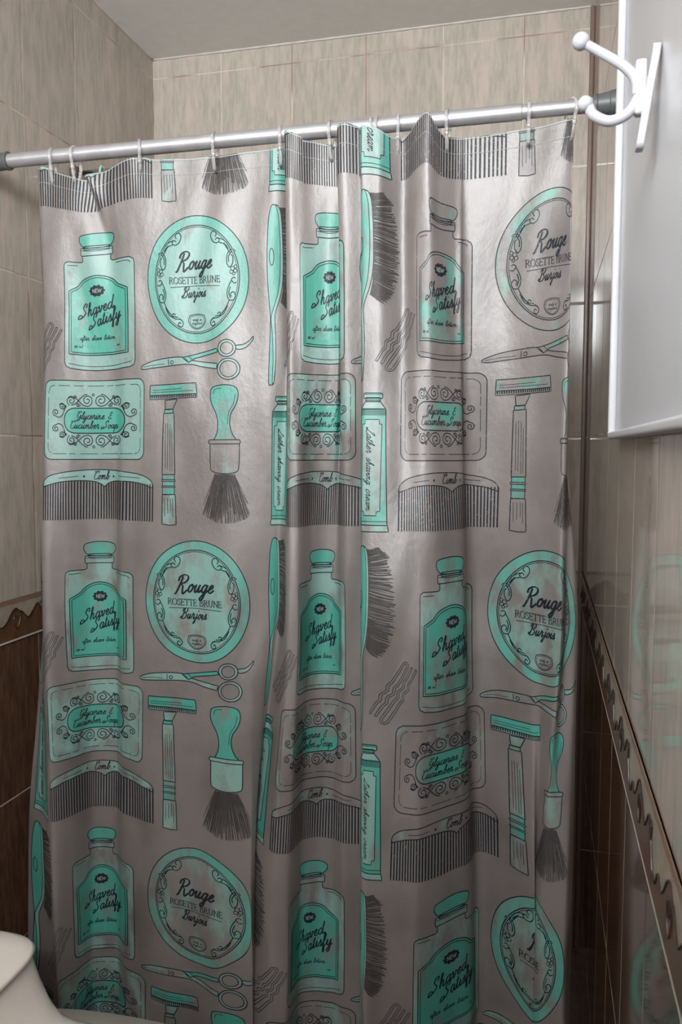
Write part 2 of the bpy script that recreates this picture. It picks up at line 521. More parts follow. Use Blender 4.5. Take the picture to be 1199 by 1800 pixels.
LY = [Ytop, LEV[0][1], LEV[1][1], LEV[2][1], LEV[2][1] + 0.15 * (LEV[2][1] - LEV[1][1])]
GX, GY = np.zeros((NV, NU)), np.zeros((NV, NU))
for j, v in enumerate(vv):
    k = min(max(int(np.searchsorted(levels_v, v, 'right')) - 1, 0), 3)
    t = (v - levels_v[k]) / (levels_v[k + 1] - levels_v[k])
    t = t * t * (3 - 2 * t) * 0.5 + t * 0.5
    GX[j] = LX[k] * (1 - t) + LX[k + 1] * t
    GY[j] = LY[k] * (1 - t) + LY[k + 1] * t
GZ = HEM - vv[:, None] - sag[None, :] * np.exp(-vv[:, None] / 0.13)
# soft crumples of the film
U, V = np.meshgrid(uu, vv)
GY += 0.0018 * np.sin(U * 61 + 3 * np.sin(V * 7)) * np.sin(V * 5 + U * 9) + 0.0012 * np.sin(V * 23 + 4 * np.sin(U * 17)) * np.sin(U * 37)
# the slack of the hem between the second and third ring folds over itself
SS = U - 0.118 - 0.30 * V
GX += -0.0085 * np.tanh(SS / 0.007) * np.exp(-(SS / 0.035) ** 2) * np.exp(-(V / 0.075) ** 2)
GY += -0.017 * np.tanh(SS / 0.008) * np.exp(-(SS / 0.045) ** 2) * np.exp(-(V / 0.085) ** 2)
G = np.stack([GX, GY, GZ], -1)
du = np.gradient(G, axis=1); dv = np.gradient(G, axis=0)
N = np.cross(dv, du)
N /= np.linalg.norm(N, axis=-1, keepdims=True)
if N[:, int(0.345 / DU)].mean(0)[1] > 0:
    N = -N

def on_cloth(u, v, off):
    a = np.clip((u - U0) / DU, 0, NU - 1.0001); c = np.clip(v / DV, 0, NV - 1.0001)
    i, j = a.astype(int), c.astype(int)
    s, t = (a - i)[:, None], (c - j)[:, None]
    def bil(A):
        return A[j, i] * (1 - s) * (1 - t) + A[j, i + 1] * s * (1 - t) + A[j + 1, i] * (1 - s) * t + A[j + 1, i + 1] * s * t
    return bil(G) + bil(N) * off[:, None]

# ------------------------------------------------------------------ drawing of the printed pattern (one repeat, in cloth metres)
PRINT_TRI = []      # (pts Nx2, layer, material)
def clip_half(poly, axis, val, keep_less):
    out = []
    for i in range(len(poly)):
        a, c = poly[i], poly[(i + 1) % len(poly)]
        ia, ic = (a[axis] <= val) == keep_less, (c[axis] <= val) == keep_less
        if ia: out.append(a)
        if ia != ic:
            t = (val - a[axis]) / (c[axis] - a[axis])
            q = a + (c - a) * t; q[axis] = val
            out.append(q)
    return out
def fill(poly, mat, layer=1, holes=()):
    rings = [[Vector((p[0], p[1], 0)) for p in r] for r in [poly, *holes]]
    flat = [np.array((p[0], p[1])) for r in [poly, *holes] for p in r]
    for tri in tessellate_polygon(rings):
        P = [flat[i] for i in tri]
        lo, hi = min(p[0] for p in P), max(p[0] for p in P)
        k0, k1 = math.floor((lo - U0) / DU), math.floor((hi - U0) / DU - 1e-9)
        for k in range(k0, k1 + 1):
            q = P
            if k > k0: q = clip_half(q, 0, U0 + k * DU, False)
            if k < k1 and len(q) > 2: q = clip_half(q, 0, U0 + (k + 1) * DU, True)
            if len(q) < 3: continue
            vl, vh = min(p[1] for p in q), max(p[1] for p in q)
            j0, j1 = math.floor(vl / DV), math.floor(vh / DV - 1e-9)
            for j in range(j0, j1 + 1):
                w = q
                if j > j0: w = clip_half(w, 1, j * DV, False)
                if j < j1 and len(w) > 2: w = clip_half(w, 1, (j + 1) * DV, True)
                if len(w) > 2:
                    PRINT_TRI.append((np.array(w), layer, mat))
def resample(pts, step):
    out = [pts[0]]
    for a, c in zip(pts[:-1], pts[1:]):
        n = max(1, int(math.ceil(np.linalg.norm(c - a) / step)))
        for i in range(1, n + 1):
            out.append(a + (c - a) * i / n)
    return out
def stroke(pts, w=0.0012, mat=4, layer=3, nib=0.0, taper=False, closed=False):
    P = [np.array(p, float) for p in pts]
    P = [p for i, p in enumerate(P) if i == 0 or np.linalg.norm(p - P[i - 1]) > 1e-6]
    if closed: P = P + [P[0]]
    if len(P) < 2: return
    if mat == 4 and not nib: w *= 1.45
    P = resample(P, 0.0035)
    n = len(P); L, R = [], []
    for i in range(n):
        if closed and i in (0, n - 1): t = P[1] - P[-2]
        else: t = P[min(i + 1, n - 1)] - P[max(i - 1, 0)]
        t = t / (np.linalg.norm(t) + 1e-12)
        ww = w * (1 - nib + nib * abs(t[1] * 0.95 + t[0] * -0.31)) if nib else w
        if taper: ww *= 1 - 0.75 * i / (n - 1)
        q = np.array([-t[1], t[0]]) * ww / 2
        L.append(P[i] + q); R.append(P[i] - q)
    for i in range(n - 1):
        PRINT_TRI.append((np.array([L[i], L[i + 1], R[i + 1], R[i]]), layer, mat))
def outline(poly, mat, w=0.0012, layer=1, line=True):
    fill(poly, mat, layer)
    if line: stroke(poly, w, layer=layer + 0.5, closed=True)
def ellipse(c, rx, ry, n=48):
    return [np.array((c[0] + rx * math.cos(2 * math.pi * i / n), c[1] + ry * math.sin(2 * math.pi * i / n))) for i in range(n)]
def fit(x0, x1, u0, u1, y0, y1, v0, v1):
    return lambda pts: [np.array((u0 + (p[0] - x0) * (u1 - u0) / (x1 - x0), v0 + (p[1] - y0) * (v1 - v0) / (y1 - y0))) for p in pts]
def rrect(x0, x1, y0, y1, r, n=6):
    out = []
    for cx, cy, a in ((x1 - r, y0 + r, -90), (x1 - r, y1 - r, 0), (x0 + r, y1 - r, 90), (x0 + r, y0 + r, 180)):
        for i in range(n + 1):
            t = math.radians(a + 90 * i / n)
            out.append((cx + r * math.cos(t), cy + r * math.sin(t)))
    return out
def spiral(cx, cy, r0, a0, turns, rend=0.18, n=26):
    return [(cx + r0 * (1 - (1 - rend) * i / n) * math.cos(a0 + 2 * math.pi * turns * i / n), cy + r0 * (1 - (1 - rend) * i / n) * math.sin(a0 + 2 * math.pi * turns * i / n)) for i in range(n + 1)]

# pen strokes of a slanted script, x-height 1, y up: letter -> (advance, strokes)
SCRIPT = {
 'a': (.95, [[(.66, .82), (.42, 1.0), (.12, .72), (.08, .28), (.26, 0), (.48, .18), (.66, .70)], [(.70, 1.0), (.64, .45), (.70, .06), (.84, .06), (1.0, .34)]]),
 'b': (.90, [[(.0, .3), (.22, .9), (.40, 1.7), (.34, 2.05), (.20, 1.9), (.14, 1.0), (.16, .2), (.34, 0), (.58, .25), (.56, .75), (.40, .9), (.62, .72), (.92, .8)]]),
 'c': (.75, [[(.60, .80), (.46, 1.0), (.18, .80), (.08, .35), (.26, .0), (.50, .06), (.80, .38)]]),
 'd': (.98, [[(.66, .82), (.42, 1.0), (.12, .72), (.08, .28), (.26, 0), (.48, .18), (.70, .85)], [(.82, 2.05), (.70, 1.0), (.66, .3), (.72, .04), (.86, .08), (1.02, .34)]]),
 'e': (.74, [[(.0, .3), (.36, .52), (.52, .80), (.40, 1.0), (.18, .78), (.10, .32), (.26, 0), (.50, .06), (.78, .38)]]),
 'f': (.62, [[(.0, .3), (.30, 1.0), (.44, 1.8), (.34, 2.05), (.22, 1.8), (.16, .8), (.10, -.4), (.12, -.95), (.28, -.8), (.26, -.1), (.38, .12), (.66, .36)]]),
 'g': (.92, [[(.64, .82), (.42, 1.0), (.12, .72), (.08, .28), (.26, 0), (.48, .18), (.64, .75)], [(.68, 1.0), (.60, .1), (.50, -.7), (.28, -1.0), (.12, -.75), (.40, -.25), (.98, .34)]]),
 'h': (.98, [[(.0, .3), (.26, 1.1), (.42, 1.8), (.34, 2.05), (.22, 1.7), (.12, .7), (.08, .0)], [(.10, .35), (.34, .92), (.56, .95), (.56, .6), (.54, .12), (.70, .02), (1.0, .34)]]),
 'i': (.52, [[(.0, .3), (.18, .98)], [(.20, 1.0), (.14, .35), (.22, .02), (.36, .06), (.56, .36)], [(.27, 1.42), (.29, 1.50)]]),
 'j': (.66, [[(.20, .86), (.32, 1.0)], [(.32, 1.0), (.22, .0), (.08, -.75), (-.10, -.90), (-.08, -.60), (.18, -.1), (.64, .34)], [(.38, 1.45), (.44, 1.62), (.40, 1.45)]]),
 'l': (.55, [[(.0, .3), (.26, 1.1), (.44, 1.8), (.34, 2.05), (.22, 1.7), (.12, .7), (.18, .04), (.34, .06), (.58, .36)]]),
 'm': (1.42, [[(.0, .7), (.12, .98), (.16, .8), (.10, .0)], [(.12, .4), (.34, .95), (.50, .9), (.50, .5), (.46, .0)], [(.48, .4), (.72, .95), (.92, .9), (.94, .5), (.94, .12), (1.08, .02), (1.44, .36)]]),
 'n': (1.02, [[(.0, .7), (.12, .98), (.16, .8), (.10, .0)], [(.12, .4), (.34, .93), (.54, .92), (.54, .5), (.54, .12), (.68, .02), (1.04, .36)]]),
 'o': (.85, [[(.42, 1.0), (.16, .78), (.08, .32), (.28, 0), (.54, .22), (.60, .70), (.42, 1.0), (.52, .74), (.88, .80)]]),
 'p': (.95, [[(.0, .4), (.20, .98), (.14, .2), (.04, -1.0)], [(.14, .4), (.34, .9), (.58, .9), (.66, .5), (.50, .04), (.22, .08)], [(.50, .04), (.70, .1), (.96, .36)]]),
 'r': (.90, [[(.0, .3), (.16, .85), (.18, 1.18), (.30, .92), (.52, .96), (.48, .4), (.56, .02), (.70, .06), (.88, .40)]]),
 's': (.70, [[(.0, .3), (.28, .8), (.34, 1.12), (.44, .7), (.46, .25), (.28, .0), (.10, .12)], [(.36, .05), (.54, .08), (.74, .36)]]),
 't': (.60, [[(.0, .3), (.24, .95), (.34, 1.7)], [(.34, 1.7), (.20, .6), (.20, .1), (.36, .02), (.64, .36)], [(.04, 1.22), (.52, 1.30)]]),
 'u': (1.0, [[(.0, .4), (.16, .98)], [(.16, 1.0), (.10, .4), (.18, .04), (.38, .08), (.62, .8)], [(.66, 1.0), (.60, .4), (.66, .06), (.80, .06), (1.02, .36)]]),
 'v': (.82, [[(.0, .6), (.10, .95), (.18, .9), (.22, .3), (.28, .0), (.48, .3), (.60, .8), (.54, 1.0), (.62, .78), (.86, .80)]]),
 'y': (.98, [[(.0, .4), (.16, .98)], [(.16, 1.0), (.10, .4), (.18, .04), (.38, .08), (.62, .8)], [(.70, 1.0), (.62, .1), (.50, -.7), (.28, -1.0), (.12, -.75), (.40, -.25), (1.0, .34)]]),
 'S': (1.25, [[(-.45, -.10), (.10, .0), (.62, .35), (.80, .75), (.55, 1.10), (.40, 1.5), (.62, 1.95), (.95, 2.05), (1.05, 1.75), (.85, 1.45)], [(-.45, -.10), (-.30, .38), (.05, .48), (.20, .22), (-.1, -.12)]]),
 'R': (1.55, [[(.40, 1.95), (.34, 1.1), (.12, -.1), (-.1, -.3)], [(-.05, 1.35), (-.02, 1.85), (.45, 2.15), (.98, 2.05), (1.16, 1.65), (.90, 1.2), (.42, 1.02), (.72, .75), (.86, .2), (1.0, -.25), (1.2, -.1), (1.5, .3)]]),
 'B': (1.4, [[(.42, 1.9), (.34, 1.0), (.18, .0)], [(.05, 1.35), (.05, 1.8), (.5, 2.05), (.98, 1.95), (1.05, 1.5), (.66, 1.12), (.40, 1.08), (.85, 1.0), (1.10, .55), (.86, .08), (.3, -.05), (-.1, .15), (.02, .42), (.3, .3)]]),
 'G': (1.3, [[(1.0, 1.7), (.85, 2.05), (.45, 1.8), (.12, 1.05), (.25, .45), (.65, .5), (.98, 1.1)], [(1.05, 1.15), (.95, .3), (.72, -.35), (.35, -.5), (.30, -.15), (.8, .1), (1.32, .36)], [(.45, 1.8), (.18, 1.95), (.0, 1.75)]]),
 'C': (1.15, [[(.85, 1.55), (1.02, 1.8), (.85, 2.05), (.42, 1.75), (.12, 1.0), (.22, .2), (.56, -.02), (.92, .12), (1.15, .36)], [(.42, 1.75), (.12, 1.95), (.0, 1.7)]]),
 'L': (1.15, [[(.45, 1.5), (.62, 1.9), (.95, 2.0), (.85, 1.6), (.45, .9), (.22, .15), (-.1, -.05), (-.18, .15), (.1, .2), (.6, -.1), (1.0, .0), (1.15, .3)]]),
 '&': (1.0, [[(.75, 1.45), (.50, 1.7), (.22, 1.45), (.45, 1.05), (.60, 1.0), (.15, .75), (.12, .2), (.45, .0), (.80, .35)], [(.48, 1.95), (.42, 1.7)]]),
 '1': (.5, [[(.1, 1.2), (.3, 1.6), (.22, 0)]]), '0': (.7, [[(.35, 1.6), (.1, 1.0), (.12, .3), (.3, 0), (.52, .5), (.52, 1.2), (.35, 1.6)]]),
 '.': (.3, [[(.1, .0), (.14, .1)]]), ' ': (.95, [])}
ROMAN = {
 'R': (.95, [[(.15, 0), (.15, 1)], [(.15, 1), (.5, .98), (.66, .76), (.5, .52), (.15, .5)], [(.38, .5), (.88, 0)], [(.02, 0), (.30, 0)], [(.02, 1), (.2, 1)], [(.78, 0), (.98, 0)]], {1: 1}),
 'O': (1.05, [[(.5, 1), (.14, .82), (.05, .5), (.14, .18), (.5, 0), (.86, .18), (.95, .5), (.86, .82), (.5, 1)]], {0: 1}),
 'S': (.68, [[(.56, .80), (.46, .97), (.22, .97), (.10, .78), (.24, .58), (.46, .45), (.58, .24), (.42, .02), (.18, .02), (.08, .22)], [(.57, .98), (.56, .76)], [(.07, .02), (.08, .24)]], {0: 1}),
 'E': (.78, [[(.15, 0), (.15, 1)], [(.02, 1), (.64, 1), (.66, .84)], [(.15, .52), (.52, .52)], [(.02, 0), (.66, 0), (.70, .18)], [(.52, .62), (.52, .42)]], {}),
 'T': (.84, [[(.42, 0), (.42, 1)], [(.02, .82), (.05, 1), (.79, 1), (.82, .82)], [(.28, 0), (.56, 0)]], {}),
 'B': (.82, [[(.15, 0), (.15, 1)], [(.02, 1), (.42, 1), (.58, .86), (.54, .62), (.38, .54), (.15, .54)], [(.38, .54), (.62, .46), (.70, .24), (.55, .02), (.3, 0), (.02, 0)]], {1: 1, 2: 1}),
 'U': (1.0, [[(.16, 1), (.16, .3), (.32, .02), (.6, .02), (.78, .3), (.80, 1)], [(.02, 1), (.30, 1)], [(.68, 1), (.94, 1)]], {}),
 'N': (1.02, [[(.16, 0), (.16, 1)], [(.16, 1), (.84, 0)], [(.84, 0), (.84, 1)], [(.02, 0), (.28, 0)], [(.72, 1), (.98, 1)], [(.02, 1), (.18, 1)]], {}),
 'W': (1.25, [[(.02, 1), (.32, 0), (.60, .95), (.90, 0), (1.2, 1)]], {}),
 ' ': (.45, [], {})}
def write(text, p0, p1, size, w, table='script', slant=0.34, mat=4, layer=4, nib=0.45, plain_caps=False):
    """set text so that its baseline runs from p0 to p1 (cloth metres) with the given x-height"""
    p0, p1 = np.array(p0, float), np.array(p1, float)
    tab = SCRIPT if table == 'script' else ROMAN
    total = sum(tab[c][0] for c in text)
    L = np.linalg.norm(p1 - p0)
    ex = (p1 - p0) / L; ey = np.array([ex[1], -ex[0]])
    sx = L / total; x = 0.0
    for c in text:
        ent = tab[c]
        for si, st in enumerate(ent[1]):
            if plain_caps and si > (3 if c == 'E' else 2): continue
            pts = [(x + px + slant * py * size / sx * 1.0, py) for px, py in st]
            if table == 'script' or ent[2].get(si): pts = catmull(pts, 5)
            stroke([p0 + ex * px * sx + ey * py * size for px, py in pts], w, mat, layer, nib)
        x += ent[0]

def draw_bottle():
    F = fit(155, 535, .050, .207, 113, 860, .117, .377)
    body = catmull([(272, 236), (272, 266)], 2) + [np.array(p) for p in [(262, 272), (180, 272), (162, 282), (158, 300), (158, 815), (166, 838), (190, 850), (260, 857), (345, 860), (440, 856), (505, 849), (528, 838), (534, 815), (535, 305), (530, 287), (512, 275), (420, 272), (412, 262), (412, 236)]]
    outline(F(body), PALE)
    outline(F(catmull([(256, 150), (264, 126), (300, 116), (345, 113), (395, 117), (428, 128), (436, 150), (425, 175), (400, 190), (345, 195), (285, 189), (266, 175)], 4, True)), MINT)
    outline(F(rrect(281, 407, 183, 203, 6)), RING, layer=1.2)
    outline(F(rrect(262, 423, 194, 236, 7)), PALE, layer=1.4)
    stroke(F(catmull([(266, 206), (345, 212), (420, 206)])), .0008)
    stroke(F([(178, 292), (240, 290)]), .0008); stroke(F(catmull([(440, 289), (500, 292), (516, 305)])), .0008)
    stroke(F(catmull([(178, 822), (250, 834), (345, 838), (440, 834), (515, 820)])), .0007)
    lab = [(182, 772), (182, 432), (222, 410)] + catmull([(235, 402), (262, 372), (300, 354), (341, 347), (382, 354), (420, 372), (447, 402)], 4) + [(460, 410), (498, 432), (498, 772), (420, 776), (340, 777), (260, 776)]
    outline(F(lab), MINT, .0012, 2)
    c = np.array((340, 575.0))
    stroke(F([c + (np.array(p) - c) * (0.93, 0.945) for p in lab]), .0009, layer=3, closed=True)
    bad = [(341 + (40 + 3 * math.cos(10 * t)) * math.cos(t), 430 + (30 + 2.4 * math.cos(10 * t)) * math.sin(t)) for t in np.linspace(0, 2 * math.pi, 80, endpoint=False)]
    fill(F(bad), INK, 3)
    a, b_ = F([(317, 440), (366, 440)])
    write('NEW', a, b_, .0070, .0010, 'roman', 0, KNOCK, 4, 0, True)
    write('Shaved', *F([(243, 578), (424, 527)]), .0118, .0026)
    write('Satisfy', *F([(300, 632), (462, 583)]), .0118, .0026)
    write('after shave lotion', *F([(237, 696), (430, 694)]), .0046, .0011)
    write('100 ml', *F([(206, 738), (250, 737)]), .0028, .0007)
    write('no', *F([(440, 732), (456, 732)]), .0028, .0007)

def draw_rouge():
    C = np.array((.345, .2195))
    outline(ellipse(C, .1045, .1145, 72), RING)
    outline(ellipse(C, .0865, .0975, 64), PALE, .0012, 1.8)
    stroke(ellipse(C, .0835, .0945, 64), .0008, layer=3, closed=True)
    F0 = lambda pts: [C + np.array(((p[0] - 865) / 245 * .0865, (p[1] - 437) / 307 * .0975)) for p in pts]
    scrolls = [[(750, 205), (742, 190), (754, 172), (772, 180), (775, 205), (760, 232), (738, 240), (724, 226), (735, 212), (748, 222)],
        [(735, 214), (712, 220), (690, 236), (672, 266), (660, 296)], [(728, 238), (700, 248), (682, 276), (668, 300)], [(700, 240), (688, 262)], [(690, 252), (676, 276)],
        [(640, 292), (652, 280), (670, 284), (684, 312), (686, 352), (672, 378), (656, 358), (654, 322), (664, 308)], [(660, 290), (676, 318), (676, 350)],
        [(640, 442), (652, 436), (662, 450), (648, 468), (634, 462)], [(662, 452), (676, 480), (686, 520), (676, 560), (650, 560), (642, 536), (654, 516), (668, 528), (662, 544)], [(668, 486), (676, 520), (668, 552)],
        [(674, 562), (692, 602), (722, 640), (756, 650)], [(682, 592), (704, 636), (736, 656)], [(690, 600), (698, 618)], [(700, 618), (712, 634)],
        [(742, 636), (728, 628), (722, 644), (740, 658), (768, 662), (784, 684), (772, 704), (756, 694), (762, 678), (772, 686)], [(760, 655), (778, 668)]]
    blobs = [(656, 386, 10), (640, 376, 8), (642, 400, 9), (662, 404, 9), (650, 415, 7)]
    for s in (1, -1):
        mir = lambda pts: [(865 + s * (p[0] - 865), p[1]) for p in pts]
        for sc_ in scrolls:
            pts = catmull(mir(sc_), 6)
            stroke(F0(pts), .0034, RING, 2.6)
            stroke(F0(pts), .0012, INK, 3)
        for x, y, r in blobs:
            stroke(F0(mir(ellipse((x, y), r, r * 1.1, 14))), .0009, closed=True)
    seal = F0(catmull([(818, 650), (826, 640), (865, 634), (904, 640), (912, 650), (916, 676), (896, 706), (865, 718), (834, 706), (814, 676)], 4, True))
    outline(seal, PALE, .0010, 2.6)
    stroke([C + np.array((0, .0775)) + (p - C - np.array((0, .0775))) * .84 for p in seal], .0006, layer=3.4, closed=True)
    write('made in', *F0([(838, 672), (892, 672)]), .0030, .0006)
    write('england', *F0([(834, 692), (894, 692)]), .0030, .0006)
    write('Rouge', *F0([(752, 381), (956, 378)]), .0150, .0036)
    write('ROSETTE BRUNE', *F0([(706, 460), (1008, 460)]), .0118, .0016, 'roman', 0, nib=.55)
    stroke(F0([(712, 480), (855, 474), (1004, 480)]), .0008)
    write('Burjois', *F0([(778, 540), (918, 537)]), .0098, .0021)

def draw_scissors():
    F = fit(562, 1157, .222, .458, 695, 915, .325, .401)
    blade = catmull([(562, 845), (575, 832), (640, 808), (720, 795), (800, 793), (850, 812), (980, 831)], 4) + catmull([(975, 858), (900, 846), (830, 831), (720, 838), (640, 846), (590, 853), (565, 851)], 4)
    outline(F(blade), PALE)
    arm = [(795, 795), (835, 787), (975, 752), (984, 770), (860, 801), (828, 822)]
    outline(F(arm), MINT, layer=1.6)
    stroke(F([(828, 790), (846, 806)]), .0008); stroke(F([(806, 797), (826, 816)]), .0008)
    for c, r in (((1028, 752), 44), ((1036, 860), 55)):
        fill(F(ellipse(c, r, r, 40)), PALE, 2, [F(ellipse(c, r - 13, r - 13, 40))])
        stroke(F(ellipse(c, r, r, 40)), .0012, closed=True); stroke(F(ellipse(c, r - 13, r - 13, 40)), .0010, closed=True)
    outline(F(catmull([(1072, 740), (1108, 734), (1135, 716), (1155, 695), (1153, 712), (1120, 750), (1080, 760)], 4, True)), PALE)
    stroke(F(ellipse((741, 819), 8, 9, 16)), .0010, closed=True)
    stroke(F([(722, 803), (722, 834)]), .0009)
    stroke(F([(575, 842), (640, 830), (700, 826)]), .0006)

def draw_soap():
    F = fit(45, 598, .000, .231, 75, 498, .396, .546)
    outline(F(rrect(45, 598, 75, 498, 42)), PALE)
    inn = F(rrect(70, 574, 103, 468, 34, 8))
    k = 0
    pts = resample([np.array(p) for p in inn + inn[:1]], .002)
    while k < len(pts) - 1:
        n = random.randint(8, 26); stroke(pts[k:k + n], .0007); k += n + random.randint(1, 4)
    outline(F(rrect(160, 490, 222, 356, 60)), MINT, .0014, 2)
    write('Glycerine &', *F([(225, 281), (418, 281)]), .0074, .0017)
    write('Cucumber Soap', *F([(190, 331), (452, 331)]), .0074, .0017)
    base = [spiral(285, 180, 32, math.pi * .5, -1.6) , spiral(200, 184, 25, math.pi * .6, 1.5),
            [(288, 212), (262, 205), (236, 180), (214, 164), (194, 160), (178, 178)], [(200, 208), (225, 196), (250, 168), (272, 150), (286, 148)],
            spiral(236, 203, 11, 0, 1.3), spiral(222, 163, 9, 2.0, 1.2),
            spiral(112, 246, 19, math.pi * .5, 1.5), spiral(148, 212, 16, math.pi * .2, 1.4), [(112, 265), (128, 272), (148, 262), (160, 236), (170, 208)], [(132, 204), (150, 197), (164, 210), (158, 236)], spiral(168, 212, 7, 0, 1.1)]
    for sx in (1, -1):
        for sy in (1, -1):
            for pth in base:
                stroke(F(catmull([(323 + sx * (p[0] - 323), 289 + sy * (p[1] - 289)) for p in pth], 4)), .0012)
    for y in (150, 430):
        stroke(F(ellipse((319, y), 6, 6, 12)), .0010, closed=True)

def draw_razor():
    F = fit(625, 878, .245, .345, 88, 850, .405, .668)
    outline(F([(708, 180), (775, 174), (752, 228), (712, 230)]), PALE)
    outline(F([(627, 100), (872, 90), (878, 147), (625, 154)]), MINT)
    stroke(F([(640, 126), (800, 118)]), .0006); stroke(F([(640, 138), (860, 130)]), .0006)
    outline(F([(625, 154), (878, 147), (878, 166), (625, 176)]), PALE, .0010)
    for i in range(25):
        x = 632 + i * 9.9
        stroke(F([(x, 154 - i * .28), (x + 1, 169 - i * .28)]), .0016)
    outline(F([(706, 228), (752, 226), (752, 247), (706, 250)]), MINT)
    outline(F([(702, 250), (758, 247), (766, 576), (702, 578)]), PALE)
    for x in (715, 726, 738, 748):
        stroke(F([(x, 300 + (x * 7) % 40), (x + 4, 520 + (x * 5) % 50)]), .0006)
    for y0, y1, m_, d in ((577, 604, MINT, 2), (604, 614, PALE, 6), (614, 638, MINT, 2), (638, 646, PALE, 6), (646, 684, MINT, 2)):
        outline(F(rrect(706 - d, 762 + d, y0, y1, 3, 2)), m_, .0010)
    outline(F([(703, 686), (768, 684), (775, 848), (740, 852), (702, 846)]), PALE)
    for x in (715, 730, 745, 756):
        stroke(F([(x, 705), (x + 2, 760 + (x * 3) % 60)]), .0006)

def draw_shaving_brush():
    F = fit(930, 1102, .370, .432, 100, 842, .410, .664)
    hd = catmull([(958, 392), (976, 352), (980, 300), (970, 250), (944, 195), (938, 150), (950, 115), (1012, 101), (1074, 112), (1092, 150), (1080, 205), (1052, 255), (1046, 310), (1060, 360), (1082, 392)], 4)
    outline(F(hd), MINT)
    stroke(F(catmull([(955, 150), (965, 125), (1000, 118)])), .0007)
    stroke(F(catmull([(1076, 150), (1066, 200), (1040, 250), (1034, 310)])), .0007)
    outline(F(catmull([(938, 412), (938, 528), (952, 560), (1015, 571), (1080, 562), (1095, 530), (1098, 412)], 3)), PALE)
    outline(F(rrect(930, 1102, 391, 413, 9)), PALE, layer=1.6)
    for i in range(150):
        t = (i + random.random()) / 150
        x0, x1 = 962 + 112 * t, 898 + 254 * t + random.uniform(-4, 4)
        yb = 838 - 40 * (2 * t - 1) ** 2 - random.random() ** 3 * 110
        y0 = 572 + random.random() ** 3 * 40
        s = (y0 - 572) / 280
        stroke(F([(x0 + (x1 - x0) * s, y0), (x0 + (x1 - x0) * .5 + random.uniform(-2, 2), (y0 + yb) / 2), (x1, yb)]), random.uniform(.0006, .0011), GREYINK)

def draw_comb():
    F = fit(52, 663, -.004, .256, 557, 837, .566, .664)
    top = [(53, 652), (64, 612), (118, 582), (245, 562), (350, 557), (455, 562), (585, 582), (648, 612), (663, 654)]
    low = [(600, 632), (520, 620), (445, 621), (405, 634), (385, 650), (368, 638), (328, 623), (250, 617), (150, 625), (80, 643)]
    outline(F(catmull(top, 4) + catmull(low, 4)), PALE)
    xs = [p[0] for p in low[::-1]]; ys = [p[1] for p in low[::-1]]
    for i in range(42):
        x = 56 + i * (604 / 41)
        y = float(np.interp(x, xs, ys))
        stroke(F([(x, y), (x, 834)]), .0019, INK)
    write('Comb', *F([(325, 610), (412, 610)]), .0080, .0018)
    for x in (278, 440):
        fill(F(ellipse((x, 594), 5, 6, 12)), INK, 3)
    stroke(F([(145, 603), (250, 593)]), .0007); stroke(F([(470, 591), (582, 601)]), .0007)

def draw_tube():
    F = fit(559, 725, -.087, -.019, 158, 864, .432, .665)
    outline(F([(574, 240), (706, 240), (718, 830), (564, 830)]), MINT)
    outline(F([(608, 196), (674, 196), (706, 240), (574, 240)]), PALE)
    outline(F(rrect(604, 678, 182, 203, 5)), RING, layer=1.4)
    outline(F(rrect(592, 690, 159, 186, 7)), RING, layer=1.6)
    stroke(F([(596, 166), (686, 166)]), .0007)
    for y in (246, 252, 258, 264, 270):
        stroke(F([(574, y), (707, y)]), .0006)
    outline(F([(561, 830), (720, 830), (725, 862), (559, 864)]), PALE)
    stroke(F([(564, 812), (718, 810)]), .0007)
    lab = [(586, 318), (602, 316), (603, 294), (676, 294), (677, 316), (690, 318), (688, 758), (672, 762), (670, 782), (594, 782), (593, 762), (578, 758)]
    outline(F(lab), PALE, .0010, 2)
    write('Lather shaving cream', *F([(612, 338), (612, 756)]), .0088, .0020)

def draw_hairbrush():
    F = fit(583, 840, -.091, -.006, 75, 1052, .098, .411)
    body = catmull([(610, 84), (640, 75), (668, 92), (684, 150), (692, 300), (690, 460), (672, 560), (640, 640), (630, 690), (636, 800), (634, 940), (622, 1040), (600, 1054), (586, 1040), (590, 900), (596, 780), (600, 690), (592, 600), (583, 460), (583, 320), (592, 160)], 5, True)
    outline(F(body), MINT)
    band = catmull([(640, 76), (668, 92), (684, 150), (692, 300), (690, 460), (672, 560), (640, 640), (630, 690), (636, 800), (634, 940), (622, 1040)], 4) + catmull([(610, 1050), (616, 900), (612, 780), (604, 690), (622, 630), (652, 550), (668, 450), (672, 300), (664, 150), (652, 96)], 4)
    outline(F(band), PALE, .0010, 1.8)
    stroke(F(ellipse((612, 355), 15, 46, 26)), .0011, layer=2.2, closed=True)
    ry = np.array([95, 150, 300, 450, 540, 602.0]); rx = np.array([672, 686, 694, 692, 686, 672.0])
    ty = np.array([80, 120, 330, 480, 590, 656.0]); tx = np.array([752, 806, 842, 838, 814, 762.0])
    for i in range(92):
        t = i / 91 * 5
        k = min(int(t), 4); s = t - k
        a = np.array((rx[k] + (rx[k + 1] - rx[k]) * s, ry[k] + (ry[k + 1] - ry[k]) * s))
        c = np.array((tx[k] + (tx[k + 1] - tx[k]) * s, ty[k] + (ty[k + 1] - ty[k]) * s))
        for q in range(2):
            j = random.uniform(-4, 4); l = random.uniform(.82, 1.02)
            m_ = a * .5 + c * .5 + np.array((0, random.uniform(-3, 5)))
            stroke(F(catmull([a + (0, j), m_ + (0, j), a + (c - a) * l + (0, j * 1.5)], 4)), random.uniform(.0013, .0025), GREYINK, 3, taper=(q == 0))

